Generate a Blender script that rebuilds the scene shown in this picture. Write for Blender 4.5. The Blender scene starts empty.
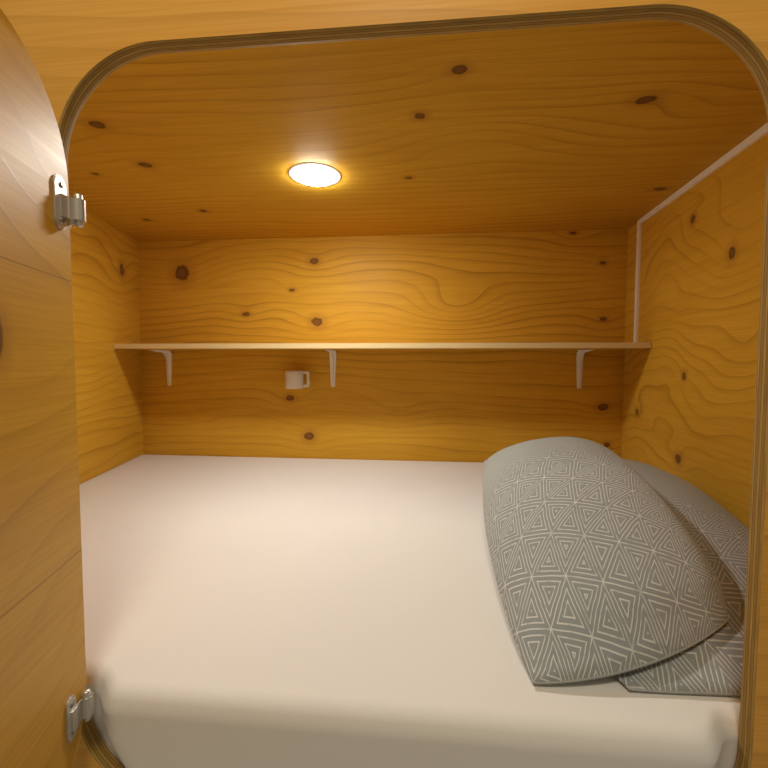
import bpy, bmesh, math, random
from mathutils import Vector, Matrix
from mathutils.bvhtree import BVHTree
random.seed(7)
scene = bpy.context.scene
COL = scene.collection
H = 1.10                       # eye height; everything below is written relative to the eye, then lifted by H

# ------------------------------------------------------------------ helpers
def W(p): return Vector((p[0], p[1], p[2] + H))

def link(name, bm, mats, parent=None, smooth=False, loc=None):
    """bm is in world coordinates; the mesh is stored relative to its root's location"""
    off = Vector(loc) if loc is not None else (Vector(parent['_o']) if parent is not None and '_o' in parent else Vector((0, 0, 0)))
    bmesh.ops.translate(bm, verts=bm.verts, vec=-off)
    bmesh.ops.recalc_face_normals(bm, faces=bm.faces)
    me = bpy.data.meshes.new(name); bm.to_mesh(me); bm.free()
    for m in (mats if isinstance(mats, (list, tuple)) else [mats]): me.materials.append(m)
    if smooth:
        for p in me.polygons: p.use_smooth = True
    o = bpy.data.objects.new(name, me); COL.objects.link(o)
    if parent is not None:
        o.parent = parent
        o['_o'] = tuple(off)
    else:
        o.location = off; o['_o'] = tuple(off)
    return o

def thing(name, label, cat, loc, group=None, kind=None):
    o = bpy.data.objects.new(name, None); COL.objects.link(o)
    o.location = loc; o['_o'] = tuple(loc); o.empty_display_size = .05
    return tag(o, label, cat, group, kind)

def tag(o, label=None, cat=None, group=None, kind=None):
    if label: o['label'] = label
    if cat: o['category'] = cat
    if group: o['group'] = group
    if kind: o['kind'] = kind
    return o

def set_uv(bm, fn, faces=None):
    uv = bm.loops.layers.uv.verify()
    for f in (faces or bm.faces):
        for l in f.loops: l[uv].uv = fn(l.vert.co)

def prism(bm, inner, direction):
    """inner: polygon (eye coords); extruded along direction"""
    a = [bm.verts.new(W(p)) for p in inner]
    d = Vector(direction)
    b = [bm.verts.new(W(p) + d) for p in inner]
    n = len(a)
    bm.faces.new(a); bm.faces.new(list(reversed(b)))
    for i in range(n): bm.faces.new((a[i], b[i], b[(i+1) % n], a[(i+1) % n]))

def box(bm, lo, hi, bev=0):
    t = bmesh.new()
    prism(t, [(lo[0], lo[1], lo[2]), (hi[0], lo[1], lo[2]), (hi[0], hi[1], lo[2]), (lo[0], hi[1], lo[2])], (0, 0, hi[2]-lo[2]))
    if bev: bmesh.ops.bevel(t, geom=list(t.edges), offset=bev, segments=2, profile=.6, affect='EDGES')
    join(bm, t)

def join(bm, t):
    me = bpy.data.meshes.new('tmp'); t.to_mesh(me); t.free(); bm.from_mesh(me); bpy.data.meshes.remove(me)

def lathe(bm, c, prof, n=32, axis='Z'):
    rings = []
    for r, h in prof:
        ring = []
        if r < 1e-6:
            ring = [bm.verts.new(W(c) + Vector((0, 0, h)))]
        else:
            for i in range(n):
                a = 2*math.pi*i/n
                ring.append(bm.verts.new(W(c) + Vector((r*math.cos(a), r*math.sin(a), h))))
        rings.append(ring)
    for A, B in zip(rings, rings[1:]):
        for i in range(n):
            j = (i+1) % n
            if len(A) == 1 and len(B) == 1: continue
            if len(A) == 1: bm.faces.new((A[0], B[i], B[j]))
            elif len(B) == 1: bm.faces.new((A[i], A[j], B[0]))
            else: bm.faces.new((A[i], A[j], B[j], B[i]))

def rrect(l, r, b, t, R, n=20):
    """closed rounded rectangle, counter-clockwise from the bottom right corner"""
    pts = []
    for cx, cz, a0 in ((r-R, b+R, -90), (r-R, t-R, 0), (l+R, t-R, 90), (l+R, b+R, 180)):
        for i in range(n+1):
            a = math.radians(a0 + 90*i/n); pts.append((cx+R*math.cos(a), cz+R*math.sin(a)))
    return pts

# ------------------------------------------------------------------ materials
class NT:
    def __init__(s, name):
        s.m = bpy.data.materials.new(name); s.m.use_nodes = True
        s.t = s.m.node_tree; s.t.nodes.clear()
        s.out = s.n('ShaderNodeOutputMaterial')
    def n(s, typ, **kw):
        x = s.t.nodes.new(typ)
        for k, v in kw.items(): setattr(x, k, v)
        return x
    def put(s, sock, v):
        if hasattr(v, 'is_output'): s.t.links.new(v, sock)
        else: sock.default_value = v
    def math(s, op, a, b=None, c=None, clamp=False):
        x = s.n('ShaderNodeMath', operation=op, use_clamp=clamp)
        s.put(x.inputs[0], a)
        if b is not None: s.put(x.inputs[1], b)
        if c is not None: s.put(x.inputs[2], c)
        return x.outputs[0]
    def vec(s, op, a, b=None):
        x = s.n('ShaderNodeVectorMath', operation=op)
        s.put(x.inputs[0], a)
        if b is not None: s.put(x.inputs[1], b)
        return x.outputs['Value'] if op in ('LENGTH', 'DOT_PRODUCT') else x.outputs[0]
    def noise(s, v, scale=1, detail=2, rough=.5):
        x = s.n('ShaderNodeTexNoise'); s.put(x.inputs['Vector'], v)
        x.inputs['Scale'].default_value = scale; x.inputs['Detail'].default_value = detail; x.inputs['Roughness'].default_value = rough
        return x.outputs['Fac']
    def sstep(s, v, a, b, o0=0., o1=1.):
        x = s.n('ShaderNodeMapRange', interpolation_type='SMOOTHSTEP')
        s.put(x.inputs['Value'], v); x.inputs['From Min'].default_value = a; x.inputs['From Max'].default_value = b
        x.inputs['To Min'].default_value = o0; x.inputs['To Max'].default_value = o1
        return x.outputs['Result']
    def mix(s, f, a, b, mode='MIX'):
        x = s.n('ShaderNodeMix', data_type='RGBA', blend_type=mode)
        s.put(x.inputs['Factor'], f); s.put(x.inputs['A'], a); s.put(x.inputs['B'], b)
        return x.outputs['Result']
    def bsdf(s, col, rough=.5, bump=None, bstr=.1, bdist=.002, **kw):
        b = s.n('ShaderNodeBsdfPrincipled'); s.put(b.inputs['Base Color'], col); s.put(b.inputs['Roughness'], rough)
        for k, v in kw.items(): s.put(b.inputs[k.replace('_', ' ')], v)
        if bump is not None:
            bp = s.n('ShaderNodeBump'); bp.inputs['Strength'].default_value = bstr; bp.inputs['Distance'].default_value = bdist
            s.put(bp.inputs['Height'], bump); s.t.links.new(bp.outputs[0], b.inputs['Normal'])
        s.t.links.new(b.outputs[0], s.out.inputs['Surface'])
        return s.m

def c4(r, g, b): return (r, g, b, 1)

WOOD_A = (0.70, 0.395, 0.042)
WOOD_B = (0.52, 0.258, 0.017)
WOOD_D = (0.20, 0.078, 0.008)

def plywood(name, seed, knots=(), freq=26., warp=.22, stretch=(1.0, 3.2), line=.62, tint=(1, 1, 1), rough=.46, cracks=(), rings=(), spec=.12):
    """knots: (u, v, half length along the grain, half height); uv is in metres, grain runs along u
       cracks: dark straight veneer joints (v0, slope); rings: extra swirl centres (u, v, amount, radius)"""
    N = NT(name)
    uvn = N.n('ShaderNodeUVMap'); P = uvn.outputs[0]
    sep = N.n('ShaderNodeSeparateXYZ'); N.put(sep.inputs[0], P); u, v = sep.outputs[0], sep.outputs[1]
    def sv(a, b, o): return N.vec('ADD', N.vec('MULTIPLY', P, (a, b, 1)), (seed*3.17+o, seed*1.31, seed*.7))
    big = N.noise(sv(stretch[0], stretch[1], 0), 1.0, 2, .45)
    mid = N.noise(sv(2.6, 9, 5), 1.0, 2, .5)
    g = N.math('ADD', v, N.math('MULTIPLY', N.math('SUBTRACT', big, .5), warp*2))
    g = N.math('ADD', g, N.math('MULTIPLY', N.math('SUBTRACT', mid, .5), .022))
    wob = N.noise(sv(60, 60, 11), 1.0, 2, .5)
    kmask = None; halo = None; kcore = None
    for (ku, kv, ka, kb) in knots:
        d = N.vec('SUBTRACT', P, (ku, kv, 0))
        dl = N.vec('LENGTH', N.vec('MULTIPLY', d, (.87/ka, .87/kb, 0)))
        # the grain flows around the knot
        R = max(ka, kb)*3.6
        ds = N.vec('LENGTH', N.vec('MULTIPLY', d, (1/(R*1.5), 1/R, 0)))
        e = N.math('POWER', 2.718, N.math('MULTIPLY', N.math('MULTIPLY', ds, ds), -1.0))
        g = N.math('ADD', g, N.math('MULTIPLY', e, max(ka, kb)*2.0))
        dd = N.math('ADD', dl, N.math('MULTIPLY', N.math('SUBTRACT', wob, .5), .55))
        kmask = dd if kmask is None else N.math('MINIMUM', kmask, dd)
    for (ru, rv, amt, rad) in rings:
        d = N.vec('SUBTRACT', P, (ru, rv, 0))
        ds = N.vec('LENGTH', N.vec('MULTIPLY', d, (1/(rad*1.8), 1/rad, 0)))
        e = N.math('POWER', 2.718, N.math('MULTIPLY', N.math('MULTIPLY', ds, ds), -1.0))
        g = N.math('ADD', g, N.math('MULTIPLY', e, amt))
    r = N.math('MULTIPLY', g, freq)
    fr = N.math('FRACT', r); fl = N.math('FLOOR', r)
    wn = N.n('ShaderNodeTexWhiteNoise', noise_dimensions='1D'); N.put(wn.inputs['W'], N.math('ADD', fl, seed*13.7))
    rnd = wn.outputs['Value']
    late = N.math('POWER', fr, 5.5)
    edge = N.sstep(fr, .965, 1.0, 1, 0)                 # soft fall after the late-wood line
    late = N.math('MULTIPLY', late, edge)
    late = N.math('MULTIPLY', late, N.math('ADD', .50, N.math('MULTIPLY', rnd, .60)))
    # late wood comes and goes along the board
    fade = N.sstep(N.noise(sv(1.6, 5, 23), 1.0, 2, .5), .36, .62, .35, 1)
    late = N.math('MULTIPLY', late, fade)
    fib = N.noise(sv(7, 420, 31), 1.0, 3, .6)
    fib2 = N.noise(sv(2, 60, 37), 1.0, 3, .6)
    blot = N.noise(sv(2.2, 5.5, 41), 1.0, 3, .55)
    T = lambda c: c4(c[0]*tint[0], c[1]*tint[1], c[2]*tint[2])
    f0 = N.math('ADD', N.math('MULTIPLY', N.math('SUBTRACT', blot, .40), 1.15), N.math('MULTIPLY', N.math('SUBTRACT', fib2, .5), .9), clamp=True)
    col = N.mix(f0, T(WOOD_A), T(WOOD_B))
    col = N.mix(N.math('MULTIPLY', late, line), col, T(WOOD_D))
    col = N.mix(N.sstep(fib, .35, .72, 0, .42), col, T(WOOD_B))
    if kmask is not None:
        halo = N.sstep(kmask, .8, 2.4, .36, 0)
        col = N.mix(halo, col, T((.34, .14, .03)))
        col = N.mix(N.sstep(kmask, .58, 1.0, .9, 0), col, T((.085, .030, .008)))
        col = N.mix(N.sstep(kmask, .35, .75, .8, 0), col, T((.25, .115, .03)))
    for (v0, sl) in cracks:
        dv = N.math('ABSOLUTE', N.math('SUBTRACT', N.math('SUBTRACT', v, v0), N.math('ADD', N.math('MULTIPLY', u, sl), N.math('MULTIPLY', N.math('SUBTRACT', mid, .5), .006))))
        col = N.mix(N.sstep(dv, .0002, .0011, .6, 0), col, T((.14, .06, .015)))
    ro = N.math('ADD', rough, N.math('MULTIPLY', N.math('SUBTRACT', fib, .5), .12))
    return N.bsdf(col, ro, bump=N.math('ADD', fib, N.math('MULTIPLY', late, .8)), bstr=.10, bdist=.001, Specular_IOR_Level=spec)

def ply_edge(name, thick):
    """uv.y runs 0..thick across the plies, uv.x along the edge"""
    N = NT(name)
    uvn = N.n('ShaderNodeUVMap'); sep = N.n('ShaderNodeSeparateXYZ'); N.put(sep.inputs[0], uvn.outputs[0])
    u, v = sep.outputs[0], sep.outputs[1]
    nz = N.noise(N.vec('MULTIPLY', uvn.outputs[0], (25, 900, 1)), 1, 3, .6)
    nz2 = N.noise(N.vec('MULTIPLY', uvn.outputs[0], (6, 60, 1)), 1, 2, .6)
    x = N.math('DIVIDE', N.math('ADD', v, N.math('MULTIPLY', N.math('SUBTRACT', nz2, .5), .0006)), thick)
    rp = N.n('ShaderNodeValToRGB'); N.put(rp.inputs[0], x); e = rp.color_ramp; e.interpolation = 'LINEAR'
    L = c4(.47, .30, .082); D = c4(.36, .215, .055); G = c4(.10, .055, .018); B = c4(.60, .43, .19)
    stops = [(0, L), (.12, L), (.145, G), (.17, D), (.32, D), (.345, G), (.37, L), (.50, L), (.525, G), (.55, D), (.70, D), (.725, G), (.75, L), (.86, L), (.885, G), (.91, B), (1., B)]
    e.elements[0].position, e.elements[0].color = stops[0]; e.elements[1].position, e.elements[1].color = stops[-1]
    for p, c in stops[1:-1]:
        q = e.elements.new(p); q.color = c
    col = N.mix(N.sstep(nz, .35, .7, 0, .5), rp.outputs[0], c4(.16, .085, .03))
    return N.bsdf(col, .65, bump=nz, bstr=.15, bdist=.001, Specular_IOR_Level=.12)

def plain(name, col, rough=.5, metal=0., nscale=0, bstr=.1, **kw):
    N = NT(name)
    if nscale:
        tc = N.n('ShaderNodeTexCoord'); nz = N.noise(tc.outputs['Object'], nscale, 3, .6)
        cc = N.mix(N.math('MULTIPLY', nz, .25), c4(*col), c4(*[x*.75 for x in col]))
        return N.bsdf(cc, rough, bump=nz, bstr=bstr, bdist=.001, Metallic=metal, **kw)
    return N.bsdf(c4(*col), rough, Metallic=metal, **kw)

def sheet_mat():
    N = NT('cotton_sheet')
    tc = N.n('ShaderNodeTexCoord')
    w = N.noise(tc.outputs['Object'], 900, 1, .5)
    soft = N.noise(tc.outputs['Object'], 3.0, 2, .5)
    col = N.mix(N.sstep(soft, .3, .7), c4(.80, .785, .755), c4(.78, .765, .735))
    return N.bsdf(col, .85, bump=N.math('ADD', w, N.math('MULTIPLY', soft, 6)), bstr=.05, bdist=.003, Specular_IOR_Level=.15, Sheen_Weight=.12)

def pillow_mat(name, a, hgt, ou, ov, rot, f0, f1, rows, lean, skew):
    """triangle lattice with nested triangles; base a, row height hgt (metres of uv)"""
    N = NT(name)
    uvn = N.n('ShaderNodeUVMap')
    mp = N.n('ShaderNodeMapping'); N.put(mp.inputs['Vector'], uvn.outputs[0])
    mp.inputs['Rotation'].default_value = (0, 0, rot); mp.inputs['Location'].default_value = (ou, ov, 0)
    tc = N.n('ShaderNodeTexCoord')
    dist = N.n('ShaderNodeTexNoise'); N.put(dist.inputs['Vector'], uvn.outputs[0]); dist.inputs['Scale'].default_value = 30
    shear = N.n('ShaderNodeVectorMath', operation='DOT_PRODUCT'); N.put(shear.inputs[0], uvn.outputs[0]); shear.inputs[1].default_value = (rows, 0, 0)
    leann = N.n('ShaderNodeVectorMath', operation='DOT_PRODUCT'); N.put(leann.inputs[0], uvn.outputs[0]); leann.inputs[1].default_value = (0, -lean, 0)
    sh = N.n('ShaderNodeCombineXYZ'); N.put(sh.inputs[1], shear.outputs['Value']); N.put(sh.inputs[0], leann.outputs['Value'])
    dv = N.vec('MULTIPLY', N.vec('SUBTRACT', dist.outputs['Color'], (.5, .5, .5)), (.004, .004, 0))
    s0 = N.n('ShaderNodeSeparateXYZ'); N.put(s0.inputs[0], uvn.outputs[0])
    sk = N.n('ShaderNodeCombineXYZ'); N.put(sk.inputs[0], N.math('MULTIPLY', N.math('MULTIPLY', s0.outputs[0], s0.outputs[1]), -skew))
    q = N.vec('ADD', N.vec('ADD', N.vec('ADD', mp.outputs[0], dv), sh.outputs[0]), sk.outputs[0])
    sep = N.n('ShaderNodeSeparateXYZ'); N.put(sep.inputs[0], q); u, v = sep.outputs[0], sep.outputs[1]
    V = N.math('DIVIDE', v, hgt); Uu = N.math('DIVIDE', u, a)
    A = V
    B = N.math('SUBTRACT', Uu, N.math('MULTIPLY', V, .5))
    C = N.math('SUBTRACT', N.math('MULTIPLY', Uu, -1), N.math('MULTIPLY', V, .5))
    fa, fb, fc = (N.math('FRACT', x) for x in (A, B, C))
    tot = N.math('ADD', N.math('ADD', fa, fb), fc)
    up = N.math('GREATER_THAN', tot, 1.5)
    def flip(f): # up -> 1-f
        return N.math('ADD', N.math('MULTIPLY', N.math('SUBTRACT', 1, f), up), N.math('MULTIPLY', f, N.math('SUBTRACT', 1, up)))
    m = N.math('MINIMUM', N.math('MINIMUM', flip(fa), flip(fb)), flip(fc))      # 0 at the lattice, 1/3 in the middle
    # each triangle has its own spacing of nested triangles
    cell = N.n('ShaderNodeCombineXYZ')
    for i, x in enumerate((A, B, C)): N.put(cell.inputs[i], N.math('FLOOR', x))
    wn = N.n('ShaderNodeTexWhiteNoise', noise_dimensions='3D'); N.put(wn.inputs['Vector'], cell.outputs[0])
    per = N.math('ADD', .098, N.math('MULTIPLY', wn.outputs['Value'], .024))
    k = N.math('DIVIDE', m, per)
    tri = N.math('ABSOLUTE', N.math('SUBTRACT', N.math('FRACT', N.math('ADD', k, .5)), .5))   # 0 on a line
    lines = N.sstep(tri, .07, .17, 1, 0)
    lines = N.math('MULTIPLY', lines, N.sstep(N.noise(uvn.outputs[0], 55, 2, .6), .30, .5, .45, 1))
    sp2 = N.n('ShaderNodeSeparateXYZ'); N.put(sp2.inputs[0], uvn.outputs[0])
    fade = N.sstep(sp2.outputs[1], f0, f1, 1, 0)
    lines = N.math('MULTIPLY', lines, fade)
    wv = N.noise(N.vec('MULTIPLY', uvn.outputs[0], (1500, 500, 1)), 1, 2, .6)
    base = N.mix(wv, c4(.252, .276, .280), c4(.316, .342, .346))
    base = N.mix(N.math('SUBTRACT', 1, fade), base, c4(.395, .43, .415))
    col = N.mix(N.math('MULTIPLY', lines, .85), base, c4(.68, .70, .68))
    return N.bsdf(col, .88, bump=N.math('ADD', wv, lines), bstr=.12, bdist=.001, Specular_IOR_Level=.15, Sheen_Weight=.15)

# ------------------------------------------------------------------ dimensions (eye coordinates, metres)
YB = 1.66; XL = -1.198; XR = 0.780; ZT = 0.510; ZB = -0.3946
TL = 0.2149; TR = 0.0684            # side walls splay
Y0 = 0.4474; TH = 0.0185; YI = Y0+TH
OL, OR, OB, OT, ORAD = -0.4212, 0.3515, -0.540, 0.3547, 0.124
def lx(y): return XL+(YB-y)*TL
def rx(y): return XR-(YB-y)*TR
ZF = -0.545                          # bunk floor
PT = .018

# knots measured in panel coordinates
kc = [(-.697,.847,.018,.014),(-.714,1.025,.017,.015),(-.734,1.344,.014,.012),(-.981,1.41,.013,.010),(.062,.748,.014,.012),(-.006,.876,.012,.011),(-.037,1.157,.011,.009),(.43,.862,.021,.013),(.692,1.292,.018,.011),(-.883,1.061,.010,.007)]
kb = [(-1.005,.377,.032,.034),(-.438,.415,.020,.013),(-.531,.299,.012,.007),(-.427,.168,.024,.019),(-.729,.203,.017,.009),(-.464,-.305,.021,.017),(-.544,-.146,.018,.013),(.692,.385,.012,.008),(.698,.172,.015,.008),(.707,-.169,.020,.014),(.726,-.318,.013,.010),(.578,.500,.014,.006)]
kl = [(1.523,.362,.017,.024)]
kr = [(1.066,.265,.013,.016),(1.234,.402,.012,.012),(1.248,-.035,.011,.012),(1.536,-.173,.013,.012),(1.262,-.279,.016,.014)]
m_ceil = plywood('plywood_ceiling', 1.0, kc, freq=27, warp=.10, stretch=(.9, 2.6), line=.66, rings=((.15,.95,.10,.12),), tint=(.90, .92, .92), rough=.62, spec=.09)
m_back = plywood('plywood_back', 2.0, kb, freq=29, warp=.115, stretch=(.8, 2.6), line=.74, rings=((.15,.23,.10,.09),(-.1,-.2,.05,.07)))
m_left = plywood('plywood_left', 3.3, kl, freq=26, warp=.16, stretch=(1.3, 2.8), line=.74)
m_right = plywood('plywood_right', 4.1, kr, freq=22, warp=.26, stretch=(1.9, 2.2), line=.64, rings=((.95,.36,.14,.12),(1.0,.02,.08,.10)))
m_front = plywood('plywood_front', 5.2, (), freq=20, warp=.12, stretch=(1.2, 2.6), line=.50, rough=.46, tint=(1.08, .99, 1.9))
m_door = plywood('plywood_door', 6.4, ((.102,.022,.010,.020),), freq=20, warp=.26, stretch=(1.6, 2.4), line=.42, cracks=((.094,.0),(-.222,-.03)), rough=.43, spec=.40, tint=(.93, .91, .90))
m_shelf = plywood('plywood_shelf', 7.7, (), freq=20, line=.5)
m_edge = ply_edge('plywood_edge_plies', TH)
m_shelfedge = plain('shelf_edge_veneer', (.76, .60, .31), .5, nscale=60)
m_sheet = sheet_mat()
m_white = plain('white_painted_metal', (.86, .83, .78), .45, nscale=40, bstr=.03)
m_trim = plain('white_plastic_trim', (.90, .86, .80), .4, nscale=25, bstr=.02)
m_chrome = plain('brushed_steel', (.62, .60, .56), .36, .75, nscale=120, bstr=.04)
m_screw = plain('screw_steel', (.32, .30, .27), .35, 1.0, nscale=120)
m_lampw = plain('white_lamp_plastic', (.76, .71, .64), .4, nscale=30, bstr=.02)
m_dark = plain('dark_gap', (.02, .015, .01), .8, nscale=30)
N = NT('lamp_diffuser'); em = N.n('ShaderNodeEmission'); em.inputs['Color'].default_value = c4(1.0, .97, .90); em.inputs['Strength'].default_value = 222.0
N.t.links.new(em.outputs[0], N.out.inputs['Surface']); m_emit = N.m

N = NT('glow_painted_ring'); N.bsdf(c4(.85, .83, .78), .4, Emission_Color=c4(1, .93, .78), Emission_Strength=.35); m_ring = N.m  # faint emission stands in for lamp light falling on the white ring

# ------------------------------------------------------------------ the bunk shell
def panel(name, pts, direction, mat, uvf):
    bm = bmesh.new(); prism(bm, pts, direction)
    set_uv(bm, lambda co: uvf(co.x, co.y, co.z-H))
    o = link(name, bm, mat); o['kind'] = 'structure'; return o
panel('wall_back', [(XL-.03, YB, ZF), (XR+.03, YB, ZF), (XR+.03, YB, ZT), (XL-.03, YB, ZT)], (0, PT, 0), m_back, lambda x, y, z: (x, z))
panel('wall_left', [(lx(YI), YI, ZF), (XL, YB, ZF), (XL, YB, ZT), (lx(YI), YI, ZT)], (-PT, 0, 0), m_left, lambda x, y, z: (y, z))
panel('wall_right', [(rx(YI), YI, ZF), (XR, YB, ZF), (XR, YB, ZT), (rx(YI), YI, ZT)], (PT, 0, 0), m_right, lambda x, y, z: (y, z))
panel('ceiling', [(-1.25, YI, ZT), (.84, YI, ZT), (.84, YB+PT, ZT), (-1.25, YB+PT, ZT)], (0, 0, PT), m_ceil, lambda x, y, z: (x, y))
panel('floor', [(-1.25, YI, ZF), (.84, YI, ZF), (.84, YB+PT, ZF), (-1.25, YB+PT, ZF)], (0, 0, -PT), m_shelf, lambda x, y, z: (x, y))

# front wall with the rounded opening
def front_wall():
    l, r, b, t = -1.30, .95, -1.10, 1.05
    n = 20
    chf = .0015
    def loop(bm, off, y): return [bm.verts.new(W((x, y, z))) for x, z in rrect(OL-off, OR+off, OB-off, OT+off, ORAD+off, n)]
    bm = bmesh.new()
    pts = rrect(OL-chf, OR+chf, OB-chf, OT+chf, ORAD+chf, n)
    m = len(pts)
    def outer_pt(i):
        k, j = divmod(i, n+1); c = [(r, b), (r, t), (l, t), (l, b)][k]
        f = (j/n)
        x, z = pts[i]
        if k == 0: return (x+(r-x)*min(1, f*2), b) if f <= .5 else (r, b+(z-b)*min(1, (f-.5)*2))
        if k == 1: return (r, z+(t-z)*min(1, f*2)) if f <= .5 else (r+(x-r)*((f-.5)*2), t)
        if k == 2: return (x+(l-x)*min(1, f*2), t) if f <= .5 else (l, t+(z-t)*((f-.5)*2))
        return (l, z+(b-z)*min(1, f*2)) if f <= .5 else (l+(x-l)*((f-.5)*2), b)
    sides = []
    for y in (Y0, YI):
        I = [bm.verts.new(W((x, y, z))) for x, z in pts]
        O = [bm.verts.new(W((outer_pt(i)[0], y, outer_pt(i)[1]))) for i in range(m)]
        for i in range(m):
            j = (i+1) % m; bm.faces.new((I[i], I[j], O[j], O[i]))
        sides.append(O)
    for i in range(m):
        j = (i+1) % m; bm.faces.new((sides[0][i], sides[0][j], sides[1][j], sides[1][i]))
    bmesh.ops.remove_doubles(bm, verts=bm.verts, dist=1e-5)
    set_uv(bm, lambda co: (co.x, co.z-H))
    w = link('wall_front', bm, m_front); w['kind'] = 'structure'
    # cut edge of the opening
    bm = bmesh.new(); uv = bm.loops.layers.uv.verify()
    prof = [(chf, Y0), (0, Y0+chf), (0, YI-chf), (chf, YI)]
    L = [loop(bm, o, y) for o, y in prof]
    base = rrect(OL, OR, OB, OT, ORAD, n); s = [0]
    for i in range(m):
        a, c = base[i], base[(i+1) % m]; s.append(s[-1]+math.hypot(a[0]-c[0], a[1]-c[1]))
    for k in range(3):
        for i in range(m):
            j = (i+1) % m
            f = bm.faces.new((L[k][i], L[k][j], L[k+1][j], L[k+1][i]))
            for lp, (ss, yy) in zip(f.loops, ((s[i], k), (s[i+1], k), (s[i+1], k+1), (s[i], k+1))):
                lp[uv].uv = (ss, prof[yy][1]-Y0)
    e = link('plywood_edge', bm, m_edge, w, smooth=True)
    e['kind'] = 'structure'; e['label'] = 'striped layered edge of the cut opening'
front_wall()

# white cable trim on the right wall
d = .007
bm = bmesh.new()
prism(bm, [(rx(YI+.002), YI+.002, ZT-.0006), (rx(1.568), 1.568, ZT-.0006), (rx(1.568), 1.568, ZT-.018), (rx(YI+.002), YI+.002, ZT-.018)], (-d, 0, 0))
tag(link('trim_1', bm, m_trim), kind='structure')
bm = bmesh.new()
prism(bm, [(rx(1.549), 1.549, ZT-.0185), (rx(1.568), 1.568, ZT-.0185), (rx(1.568), 1.568, .0715), (rx(1.549), 1.549, .0715)], (-d, 0, 0))
tag(link('trim_2', bm, m_trim), kind='structure')

# ------------------------------------------------------------------ door
A15 = math.radians(15); HX, HY = -.41*.967, .44*.967
DD = Vector((math.sin(A15), -math.cos(A15), 0)); DN = Vector((math.cos(A15), math.sin(A15), 0))   # along the leaf, inner face normal
def dp(t, z, off=0): return Vector((HX, HY, z)) + DD*t + DN*off
D_T0, D_T1, D_B, D_T = -.017, .715, -.498, .318
def build_door():
    o = thing('door_1', None, None, W((HX, HY, D_B)), kind='structure')
    pts = rrect(D_T0, D_T1, D_B, D_T, .119, 20)
    bm = bmesh.new()
    uv = bm.loops.layers.uv.verify()
    th = .0175
    for off in (0, -th):
        f = bm.faces.new([bm.verts.new(W(dp(t, z, off))) for t, z in pts])
        for l, (t, z) in zip(f.loops, pts): l[uv].uv = (t, z)
    link('door_leaf', bm, m_door, o)
    bm = bmesh.new(); uv = bm.loops.layers.uv.verify(); s = 0; m = len(pts)
    for i in range(m):
        a, c = pts[i], pts[(i+1) % m]; s2 = s+math.hypot(a[0]-c[0], a[1]-c[1])
        vs = [bm.verts.new(W(dp(*a, 0))), bm.verts.new(W(dp(*c, 0))), bm.verts.new(W(dp(*c, -th))), bm.verts.new(W(dp(*a, -th)))]
        f = bm.faces.new(vs)
        for l, q in zip(f.loops, ((s, 0), (s2, 0), (s2, th), (s, th))): l[uv].uv = q
        s = s2
    bmesh.ops.remove_doubles(bm, verts=bm.verts, dist=1e-6)
    link('plywood_edge', bm, m_edge, o, smooth=True)
    return o
door = build_door()

def plate_mesh(tc, zc, hw, hh, o0, o1):
    bm = bmesh.new()
    pts = []
    for a0, cz in ((0, zc+hh-hw), (180, zc-hh+hw)):
        for i in range(13):
            a = math.radians(a0+180*i/12); pts.append((tc+hw*math.cos(a), cz+hw*math.sin(a)))
    A = [bm.verts.new(W(dp(t, z, o0))) for t, z in pts]; B = [bm.verts.new(W(dp(t, z, o1))) for t, z in pts]
    bm.faces.new(A); bm.faces.new(B)
    for i in range(len(A)):
        j = (i+1) % len(A); bm.faces.new((A[i], A[j], B[j], B[i]))
    be = [e for e in bm.edges if all(v in B for v in e.verts)]
    bmesh.ops.bevel(bm, geom=be, offset=.0008, segments=2, affect='EDGES')
    return bm

def strip(path, z0, z1, th, bm=None):
    """a bent metal strap: path in plan (eye x, y), from z0 to z1"""
    bm = bm or bmesh.new()
    n = len(path); L = []; R = []
    for i in range(n):
        a = Vector(path[max(0, i-1)]); b = Vector(path[min(n-1, i+1)]); tn = (b-a).normalized(); nn = Vector((-tn.y, tn.x))
        p = Vector(path[i])
        L.append(p+nn*th/2); R.append(p-nn*th/2)
    loop = L+R[::-1]
    A = [bm.verts.new(W((p.x, p.y, z0))) for p in loop]; B = [bm.verts.new(W((p.x, p.y, z1))) for p in loop]
    m = len(loop)
    for i in range(n-1):
        bm.faces.new((A[i], A[i+1], A[m-2-i], A[m-1-i])); bm.faces.new((B[i], B[i+1], B[m-2-i], B[m-1-i]))
    for i in range(m):
        j = (i+1) % m; bm.faces.new((A[i], A[j], B[j], B[i]))
    return bm

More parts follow.
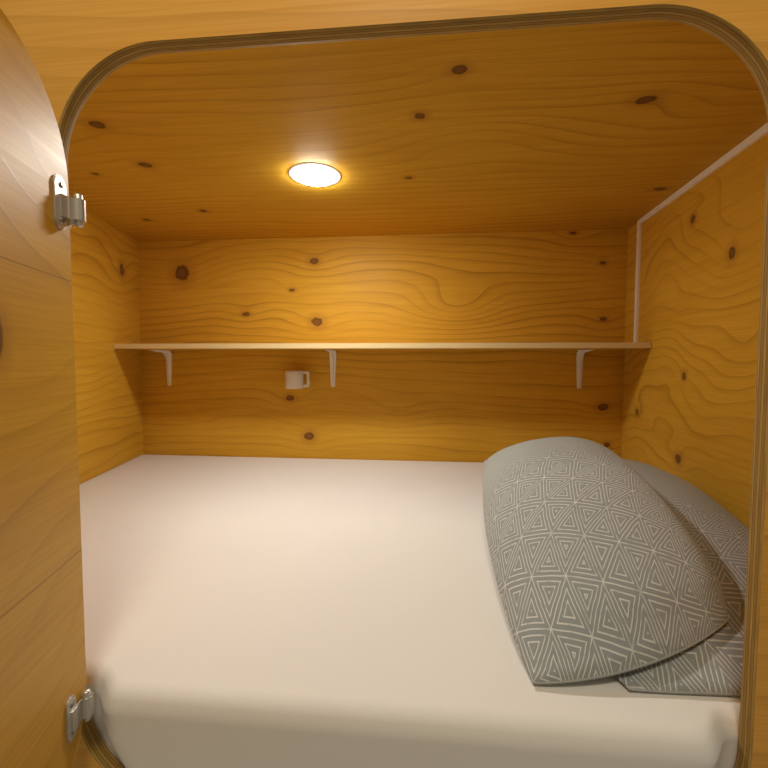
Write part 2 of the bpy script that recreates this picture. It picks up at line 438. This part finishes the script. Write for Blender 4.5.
def hinge(zc, zarm, tc, pin, hw, off, hh=.029):
    h = link('hinge', plate_mesh(tc, zc, hw, hh, .0003, .0026), m_chrome, door)
    h['label'] = 'steel hinge with a rounded mounting plate'
    p0 = dp(tc+.002, 0, .0032); p1 = dp(tc-.006, 0, off)
    kx, ky = pin                                  # pin
    # strap leaves the plate, bends and rolls round the pin
    path = [(p0.x, p0.y), (p1.x, p1.y)]
    q = (kx-.002, ky-.0058)
    for i in range(1, 6):
        f = i/6; path.append((p1.x+(q[0]-p1.x)*f, p1.y+(q[1]-p1.y)*f - .0015*math.sin(math.pi*f)))
    for i in range(0, 11):
        a = math.radians(-105+270*i/10); path.append((kx+.0058*math.cos(a), ky+.0058*math.sin(a)))
    link('hinge_strap', strip(path, zarm-.0118, zarm+.0118, .0018), m_chrome, h)
    bm = bmesh.new()
    lathe(bm, (kx, ky, zarm), [(0, -.0185), (.0036, -.0180), (.0044, -.0165), (.0044, .0165), (.0036, .0180), (0, .0185)], 20)
    link('hinge_pin', bm, m_chrome, h, smooth=True)
    bm = strip([(kx-.001, ky+.006), (OL+.010, Y0+.004), (OL+.0035, Y0+.006), (OL+.0016, Y0+.011), (OL+.0016, Y0+.017)], zarm-.012, zarm+(.009 if zc > 0 else -.004), .0018)
    link('jamb_leaf', bm, m_chrome, h)
    for dz in (hh-.010, .010-hh):
        bm = bmesh.new(); c = dp(tc, zc+dz, .0026)
        rings = []
        for r, o in ((.0033, 0), (.0030, .0008), (.0018, .0013)):
            rings.append([bm.verts.new(W(c+DD*r*math.cos(a)+DN*o+Vector((0, 0, r*math.sin(a))))) for a in [2*math.pi*i/16 for i in range(16)]])
        for X, Y in zip(rings, rings[1:]):
            for i in range(16): bm.faces.new((X[i], X[(i+1) % 16], Y[(i+1) % 16], Y[i]))
        bm.faces.new(rings[-1])
        link('screw', bm, m_screw, h, smooth=True)
hinge(.1745, .172, .0025, (-.3880, .4405), .0105, .0055)
hinge(-.401, -.405, .018, dp(-.004, 0, .0064)[:2], .0085, .0040, .0255)

# ------------------------------------------------------------------ shelf with brackets
YS = 1.4455; SZ0, SZ1 = .052, .0705
shelf = thing('wall_shelf', 'long thin plywood shelf on three white brackets across the back wall', 'shelf', W((-.2, YB, SZ0)))
bm = bmesh.new()
g = .0012
prism(bm, [(lx(YS)+g, YS, SZ0), (rx(YS)-g, YS, SZ0), (rx(YB)-g, YB-.0005, SZ0), (lx(YB)+g, YB-.0005, SZ0)], (0, 0, SZ1-SZ0))
set_uv(bm, lambda co: (co.x, co.y))
link('shelf_board', bm, m_shelf, shelf)
bm = bmesh.new(); box(bm, (lx(YS)+g, YS-.0016, SZ0), (rx(YS)-g-.0005, YS-.0001, SZ1), .0004)
tag(link('edge_band', bm, m_shelfedge, shelf), 'pale front edge of the shelf')
def bracket(x):
    # vertical leg on the wall, arm under the board, both tapering; swept as an L strip with a rounded inner corner, plus a stiffening rib
    bm = bmesh.new()
    yw, zt = YB-.0006, SZ0-.0006
    path = []                                    # (y, z, half width)
    path += [(yw-.0016, -.098, .0075), (yw-.0016, -.09, .0085), (yw-.0016, -.05, .0105), (yw-.0016, 0, .0125), (yw-.0016, .02, .0135)]
    R = .022
    for i in range(0, 7):
        a = math.radians(90*i/6); path.append((yw-.0016-R+R*math.cos(a), zt-.0016-R+R*math.sin(a), .0138))
    path += [(yw-.06, zt-.0016, .012), (yw-.09, zt-.0016, .0095), (yw-.118, zt-.0016, .007)]
    n = len(path); rows = []
    for i, (y, z, w) in enumerate(path):
        a = path[max(0, i-1)]; b = path[min(n-1, i+1)]; ty, tz = b[0]-a[0], b[1]-a[1]; l = math.hypot(ty, tz); ny, nz = -tz/l, ty/l  # normal
        row = []
        for sx, hh in ((-1, 0), (-.8, .0), (-.42, .0), (-.18, .006), (.18, .006), (.42, 0), (.8, 0), (1, 0)):
            k = min(1, i/1.5, (n-1-i)/1.5)
            row.append((x+sx*w, y+ny*(hh*k+.0014), z+nz*(hh*k+.0014)))
        back = [(x+w, y-ny*.0014, z-nz*.0014), (x-w, y-ny*.0014, z-nz*.0014)]
        rows.append([bm.verts.new(W(p)) for p in row+back])
    for A, B in zip(rows, rows[1:]):
        m = len(A)
        for i in range(m): bm.faces.new((A[i], A[(i+1) % m], B[(i+1) % m], B[i]))
    bm.faces.new(rows[0]); bm.faces.new(rows[-1])
    # web: a curved gusset between the leg and the arm
    t = .0022
    cur = [(yw-.004, -.045), (yw-.008, .005)] + [(yw-.010-.055*f, (.005)+(zt-.006-.005)*(1-(1-f)**2.2)) for f in (.15, .3, .5, .7, .85, 1)]
    poly = [(yw-.004, zt-.004)] + cur
    A = [bm.verts.new(W((x-t, y, z))) for y, z in poly]; B = [bm.verts.new(W((x+t, y, z))) for y, z in poly]
    bm.faces.new(A); bm.faces.new(B[::-1])
    for i in range(len(A)):
        j = (i+1) % len(A); bm.faces.new((A[i], A[j], B[j], B[i]))
    return link('shelf_bracket', bm, m_white, shelf)
for x in (-1.071, -.361, .615): bracket(x)

# ------------------------------------------------------------------ small wall lamp under the shelf
cx, cz = -.507, -.067
lamp = thing('wall_lamp', 'small white mug-shaped wall lamp with a square side loop, under the shelf', 'lamp', W((cx, YB, cz-.037)))
cy = YB-.052
bm = bmesh.new()
lathe(bm, (cx, cy, cz), [(0, -.036), (.030, -.036), (.0345, -.0345), (.0358, -.031), (.0366, .030), (.0360, .0345), (.0335, .036), (.0315, .034), (.0305, .020), (0, .019)], 40)
link('lamp_body', bm, m_lampw, lamp, smooth=True)
bm = bmesh.new()
lathe(bm, (cx, cy, cz), [(.0372, .0215), (.0376, .0225), (.0376, .0255), (.0371, .0265)], 40)
link('rim_band', bm, m_lampw, lamp, smooth=True)
bm = bmesh.new()
hp = [(cx+.033, cz+.033), (cx+.054, cz+.033), (cx+.062, cz+.027), (cx+.062, cz-.024), (cx+.055, cz-.031), (cx+.033, cz-.031)]
hi = [(cx+.033, cz+.024), (cx+.049, cz+.024), (cx+.0515, cz+.021), (cx+.0515, cz-.018), (cx+.049, cz-.0205), (cx+.033, cz-.0205)]
for y0 in (cy-.0065,):
    A = [[bm.verts.new(W((x, yy, z))) for x, z in P] for P in (hp, hi) for yy in (cy-.0065, cy+.0065)]
    for i in range(5):
        for X, Y in ((A[0], A[2]), (A[3], A[1]), (A[1], A[0]), (A[2], A[3])): bm.faces.new((X[i], X[i+1], Y[i+1], Y[i]))
link('side_loop', bm, m_lampw, lamp)
bm = bmesh.new(); box(bm, (cx-.016, YB-.018, cz-.026), (cx+.016, YB-.0005, cz+.026), .003)
link('wall_mount', bm, m_lampw, lamp)

# ------------------------------------------------------------------ ceiling downlight
lxp, lyp = -.291, 1.120
cl = thing('ceiling_light', 'round white recessed downlight glowing in the plywood ceiling', 'light', W((lxp, lyp, ZT)))
bm = bmesh.new()
lathe(bm, (lxp, lyp, ZT), [(.0700, -.0002), (.0697, -.0010), (.0685, -.0015), (.0600, -.0019), (.0535, -.0019), (.0535, -.0002)], 64)
link('trim_ring', bm, m_ring, cl, smooth=True)
bm = bmesh.new()
lathe(bm, (lxp, lyp, ZT), [(.0530, -.0012), (.0525, -.0055), (.049, -.0080), (.040, -.0095), (.025, -.0108), (0, -.0112)], 48)
link('diffuser', bm, m_emit, cl, smooth=True)

# ------------------------------------------------------------------ mattress
def smooth(a, b, x):
    t = min(1, max(0, (x-a)/(b-a))); return t*t*(3-2*t)
def build_mattress():
    bm = bmesh.new()
    xs = []
    nx = 220
    rows = []
    RR = .025
    def prof(x):
        """front profile: list of (y, z) from the foot of the front face to the back"""
        k = smooth(-.342, -.400, x)                        # outside the opening the foam stays behind the wall
        def front(z):
            # inside it the foam bulges through, following the rounded rim
            q = max(0, OB+ORAD-z); ins = ORAD-math.sqrt(max(0, ORAD**2-q*q)) if q < ORAD else ORAD
            kl_ = smooth(OL+ins+.004, OL+ins+.058, x); kr_ = smooth(OR-ins-.004, OR-ins-.050, x)
            return YI+.003 - .034*kl_*kr_*smooth(-.537, -.492, z)
        P = [(front(z), z) for z in (ZF+.004, -.530, -.520, -.510, -.500, -.490, -.480, -.470, -.460, -.450)]
        yf = front(-.44); P.append((yf, ZB-RR-.004))
        for i in range(0, 13):
            a = math.radians(90*i/12); zz = ZB-RR+RR*math.sin(a); P.append((front(zz)+RR-RR*math.cos(a), zz))
        y1 = yf+RR; ys = [y1+(.63-y1)*.25, y1+(.63-y1)*.5, y1+(.63-y1)*.75, .63, .66, .70, .75, .80, .87, .95, 1.05, 1.15, 1.25, 1.35, 1.45, 1.53, 1.60, 1.635, 1.650, 1.6575]
        for y in ys: P.append((y, ZB - (.0 if y < 1.62 else .004*((y-1.62)/.0375)**2)))
        P += [(1.6585, ZB-.03), (1.6585, ZF+.004)]
        out = []
        for y, z in P:
            dip = .003*k*smooth(.64, .48, y)
            frac = smooth(ZF+.05, ZB-.03, z)
            z2 = z-dip*frac
            out.append((y, z2))
        return out
    for i in range(nx+1):
        s = i/nx
        # denser columns near the dip on the left of the opening
        row = []
        xm = -1.0 + s*1.75
        x_ref = lx(YI)+.002+(rx(YI)-lx(YI)-.004)*s
        for (y, z) in prof(x_ref):
            xl, xr = lx(max(y, YI))+.002, rx(max(y, YI))-.002
            ss = s
            x = xl+(xr-xl)*ss
            # pin the front columns to their true place
            row.append(bm.verts.new(W((x, y, z))))
        rows.append(row)
    for A, B in zip(rows, rows[1:]):
        for j in range(len(A)-1): bm.faces.new((A[j], A[j+1], B[j+1], B[j]))
        bm.faces.new((A[-1], A[0], B[0], B[-1]))
    bm.faces.new(rows[0]); bm.faces.new(rows[-1][::-1])
    o = link('mattress', bm, m_sheet, loc=W((-.2, 1.06, ZF)), smooth=True)
    return tag(o, 'wide mattress in a plain white fitted sheet filling the bunk', 'mattress')
build_mattress()

# ------------------------------------------------------------------ pillows
def herm(keys, y):
    """smooth interpolation of tuples keyed by their first value"""
    if y <= keys[0][0]: return keys[0][1:]
    for i in range(len(keys)-1):
        a, b = keys[i], keys[i+1]
        if y <= b[0]:
            p = keys[max(0, i-1)]; n = keys[min(len(keys)-1, i+2)]
            h = b[0]-a[0]; t = (y-a[0])/h
            out = []
            for k in range(1, len(a)):
                m0 = (b[k]-p[k])/(b[0]-p[0])*h; m1 = (n[k]-a[k])/(n[0]-a[0])*h
                out.append((2*t**3-3*t**2+1)*a[k]+(t**3-2*t**2+t)*m0+(-2*t**3+3*t**2)*b[k]+(t**3-t**2)*m1)
            return tuple(out)
    return keys[-1][1:]

def build_pillow(keys, skew, floor_fn, mat, name, label, nu=56, nv=64, gath=0., bow=0.):
    """keys: (s, xl, yl, hl, xr, yr, hr, bulge) with s 0..1 from the open end; heights above the mattress"""
    top = []; bot = []
    for j in range(nv+1):
        s = j/nv
        s = 1-(1-s)**1.25 if s > 0 else 0
        xl, yl, hl, xr, yr, hr, B = herm(keys, s)
        tr = []; br = []
        for i in range(nu+1):
            u = -1+2*i/nu; f = i/nu
            x = xl+(xr-xl)*f; y = yl+(yr-yl)*f; h = hl+(hr-hl)*f
            pr = max(0, 1-abs(u)**2.3)**.62
            pr *= 1+skew*u*.5
            endf = 1 if s < .94 else math.sqrt(max(0, 1-((s-.94)/.06)**2))
            b = B*pr*endf
            # bellies outwards at the left flank
            xb = x - .018*max(0, -u)**3*min(1, B*14)*0
            yo = -.025*(1-u*u)*max(0, 1-s/.35)**2*bow
            y += yo
            wr = gath*math.sin(9*f+14*s)*math.exp(-((s-.1)/.22)**2)*pr
            lo = floor_fn(x, y)
            zt = h+b+wr*.4
            zb = max(lo+.0025, h-b*.75)
            zt = max(zt, zb+.004)
            tr.append(Vector((x, y, ZB+zt))); br.append(Vector((x, y, ZB+zb)))
        top.append(tr); bot.append(br)
    for tr, br in zip(top, bot):          # close the long sides
        for k in (0, -1):
            m = (tr[k]+br[k])/2; tr[k] = m+Vector((0, 0, .0006)); br[k] = m-Vector((0, 0, .0006))
    bm = bmesh.new(); uv = bm.loops.layers.uv.verify()
    # arc-length uv
    UV = [[None]*(nu+1) for _ in range(nv+1)]
    for j in range(nv+1):
        acc = 0
        mid = nu//2
        d = [0]
        for i in range(nu): d.append(d[-1]+(top[j][i+1]-top[j][i]).length)
        for i in range(nu+1): UV[j][i] = [d[i], 0]
    vl = [0]
    for j in range(nv):
        vl.append(vl[-1]+sum((top[j+1][i]-top[j][i]).length for i in range(8, nu-7, 4))/len(range(8, nu-7, 4)))
    for j in range(nv+1):
        for i in range(nu+1): UV[j][i][1] = vl[j]
    T = [[bm.verts.new(W(p)) for p in r] for r in top]; Bv = [[bm.verts.new(W(p)) for p in r] for r in bot]
    def q(a, b, c, d, ids):
        f = bm.faces.new((a, b, c, d))
        for l, (j, i) in zip(f.loops, ids): l[uv].uv = UV[j][i]
    for j in range(nv):
        for i in range(nu):
            ids = [(j, i), (j, i+1), (j+1, i+1), (j+1, i)]
            q(T[j][i], T[j][i+1], T[j+1][i+1], T[j+1][i], ids)
            q(Bv[j][i], Bv[j+1][i], Bv[j+1][i+1], Bv[j][i+1], [ids[0], ids[3], ids[2], ids[1]])
        for i in (0, nu):
            q(T[j][i], T[j+1][i], Bv[j+1][i], Bv[j][i], [(j, i), (j+1, i), (j+1, i), (j, i)])
    for j in (0, nv):
        for i in range(nu):
            q(T[j][i], Bv[j][i], Bv[j][i+1], T[j][i+1], [(j, i), (j, i), (j, i+1), (j, i+1)])
    bvh = BVHTree.FromBMesh(bm)
    hem = [(a+b)/2 for a, b in zip(top[0], bot[0])]
    c = sum((p for r in bot for p in r), Vector())/((nu+1)*(nv+1))
    o = link(name, bm, mat, loc=W((c.x, c.y, min(p.z for r in bot for p in r))), smooth=True)
    tag(o, label, 'pillow', 'patterned pillows on the bed')
    # stitched hem of the open end
    bm = bmesh.new(); rings = []
    for i, p in enumerate(hem):
        pv = hem[max(0, i-1)]; nx_ = hem[min(len(hem)-1, i+1)]; tg = (nx_-pv).normalized()
        a = Vector((0, 0, 1)); b = tg.cross(a).normalized(); a = b.cross(tg).normalized()
        rings.append([bm.verts.new(W(p+a*.0014*math.cos(t)+b*.0012*math.sin(t))) for t in [2*math.pi*k/8 for k in range(8)]])
    for A, B in zip(rings, rings[1:]):
        for k in range(8): bm.faces.new((A[k], A[(k+1) % 8], B[(k+1) % 8], B[k]))
    bm.faces.new(rings[0]); bm.faces.new(rings[-1])
    link('hem', bm, m_hem, o, smooth=True)
    return bvh
m_hem = plain('pillowcase_hem', (.38, .39, .37), .85, nscale=200)
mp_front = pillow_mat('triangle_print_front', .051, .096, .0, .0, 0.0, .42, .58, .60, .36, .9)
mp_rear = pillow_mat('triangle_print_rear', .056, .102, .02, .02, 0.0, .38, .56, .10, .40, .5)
REAR = [(0, .250, .495, .004, .640, .508, .006, .004),
        (.10, .225, .570, .006, .670, .580, .010, .026),
        (.30, .215, .720, .008, .700, .730, .012, .042),
        (.55, .215, .900, .010, .718, .900, .018, .058),
        (.80, .225, 1.080, .010, .722, 1.080, .042, .090),
        (1.0, .250, 1.260, .010, .700, 1.260, .055, .085)]
rear = build_pillow(REAR, .25, lambda x, y: 0, mp_rear, 'pillow', 'grey triangle-print pillow against the right wall, partly under the other pillow')
def over_rear(x, y):
    best = 0
    for dx, dy in ((0, 0), (.010, 0), (-.010, 0), (0, .012), (0, -.012), (.008, .009), (-.008, -.009), (.008, -.009), (-.008, .009)):
        hit = rear.ray_cast(W((x+dx, y+dy, 1.0)), Vector((0, 0, -1)))
        if hit[0] is not None: best = max(best, hit[0].z-H-ZB)
    return best
FRONT = [(0, .138, .494, .004, .424, .586, .043, .003),
         (.10, .130, .556, .014, .447, .640, .066, .044),
         (.28, .128, .690, .030, .472, .750, .090, .078),
         (.55, .138, .880, .052, .486, .915, .128, .090),
         (.80, .160, 1.060, .090, .482, 1.075, .155, .080),
         (1.0, .182, 1.190, .110, .455, 1.195, .148, .042)]
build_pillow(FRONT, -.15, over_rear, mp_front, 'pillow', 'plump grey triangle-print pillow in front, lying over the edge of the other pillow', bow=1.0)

# ------------------------------------------------------------------ light outside the bunk
w = bpy.data.worlds.new('room_ambience'); scene.world = w; w.use_nodes = True
bg = w.node_tree.nodes['Background']; bg.inputs['Color'].default_value = c4(1.0, .86, .64); bg.inputs['Strength'].default_value = .23
L = bpy.data.lights.new('room_ceiling_lamp', 'AREA'); L.shape = 'DISK'; L.size = .35; L.energy = 10.5; L.color = (1, .90, .70)
lo = bpy.data.objects.new('room_ceiling_lamp', L); COL.objects.link(lo); lo.location = W((-.05, -.30, 1.15))
lo.rotation_euler = (math.radians(12), 0, 0)

# ------------------------------------------------------------------ camera
cd = bpy.data.cameras.new('camera'); co = bpy.data.objects.new('camera', cd); COL.objects.link(co)
F = Vector((-0.09009611, 0.9946226, -0.05107413)); R = Vector((0.99591072, 0.09031913, 0.00207082)); U = Vector((-0.00667265, 0.0506787, 0.99869272))
M = Matrix.Identity(4)
for i in range(3): M[i][0], M[i][1], M[i][2] = R[i], U[i], -F[i]
M.translation = W((0, 0, 0)); co.matrix_world = M
cd.sensor_width = 36; cd.lens = 409.31*36/768; cd.clip_start = .01
scene.camera = co
scene.view_settings.view_transform = 'Standard'; scene.view_settings.look = 'None'
scene.view_settings.gamma = 1; scene.view_settings.exposure = 0; scene.view_settings.use_curve_mapping = False
for o in bpy.data.objects:
    if '_o' in o: del o['_o']
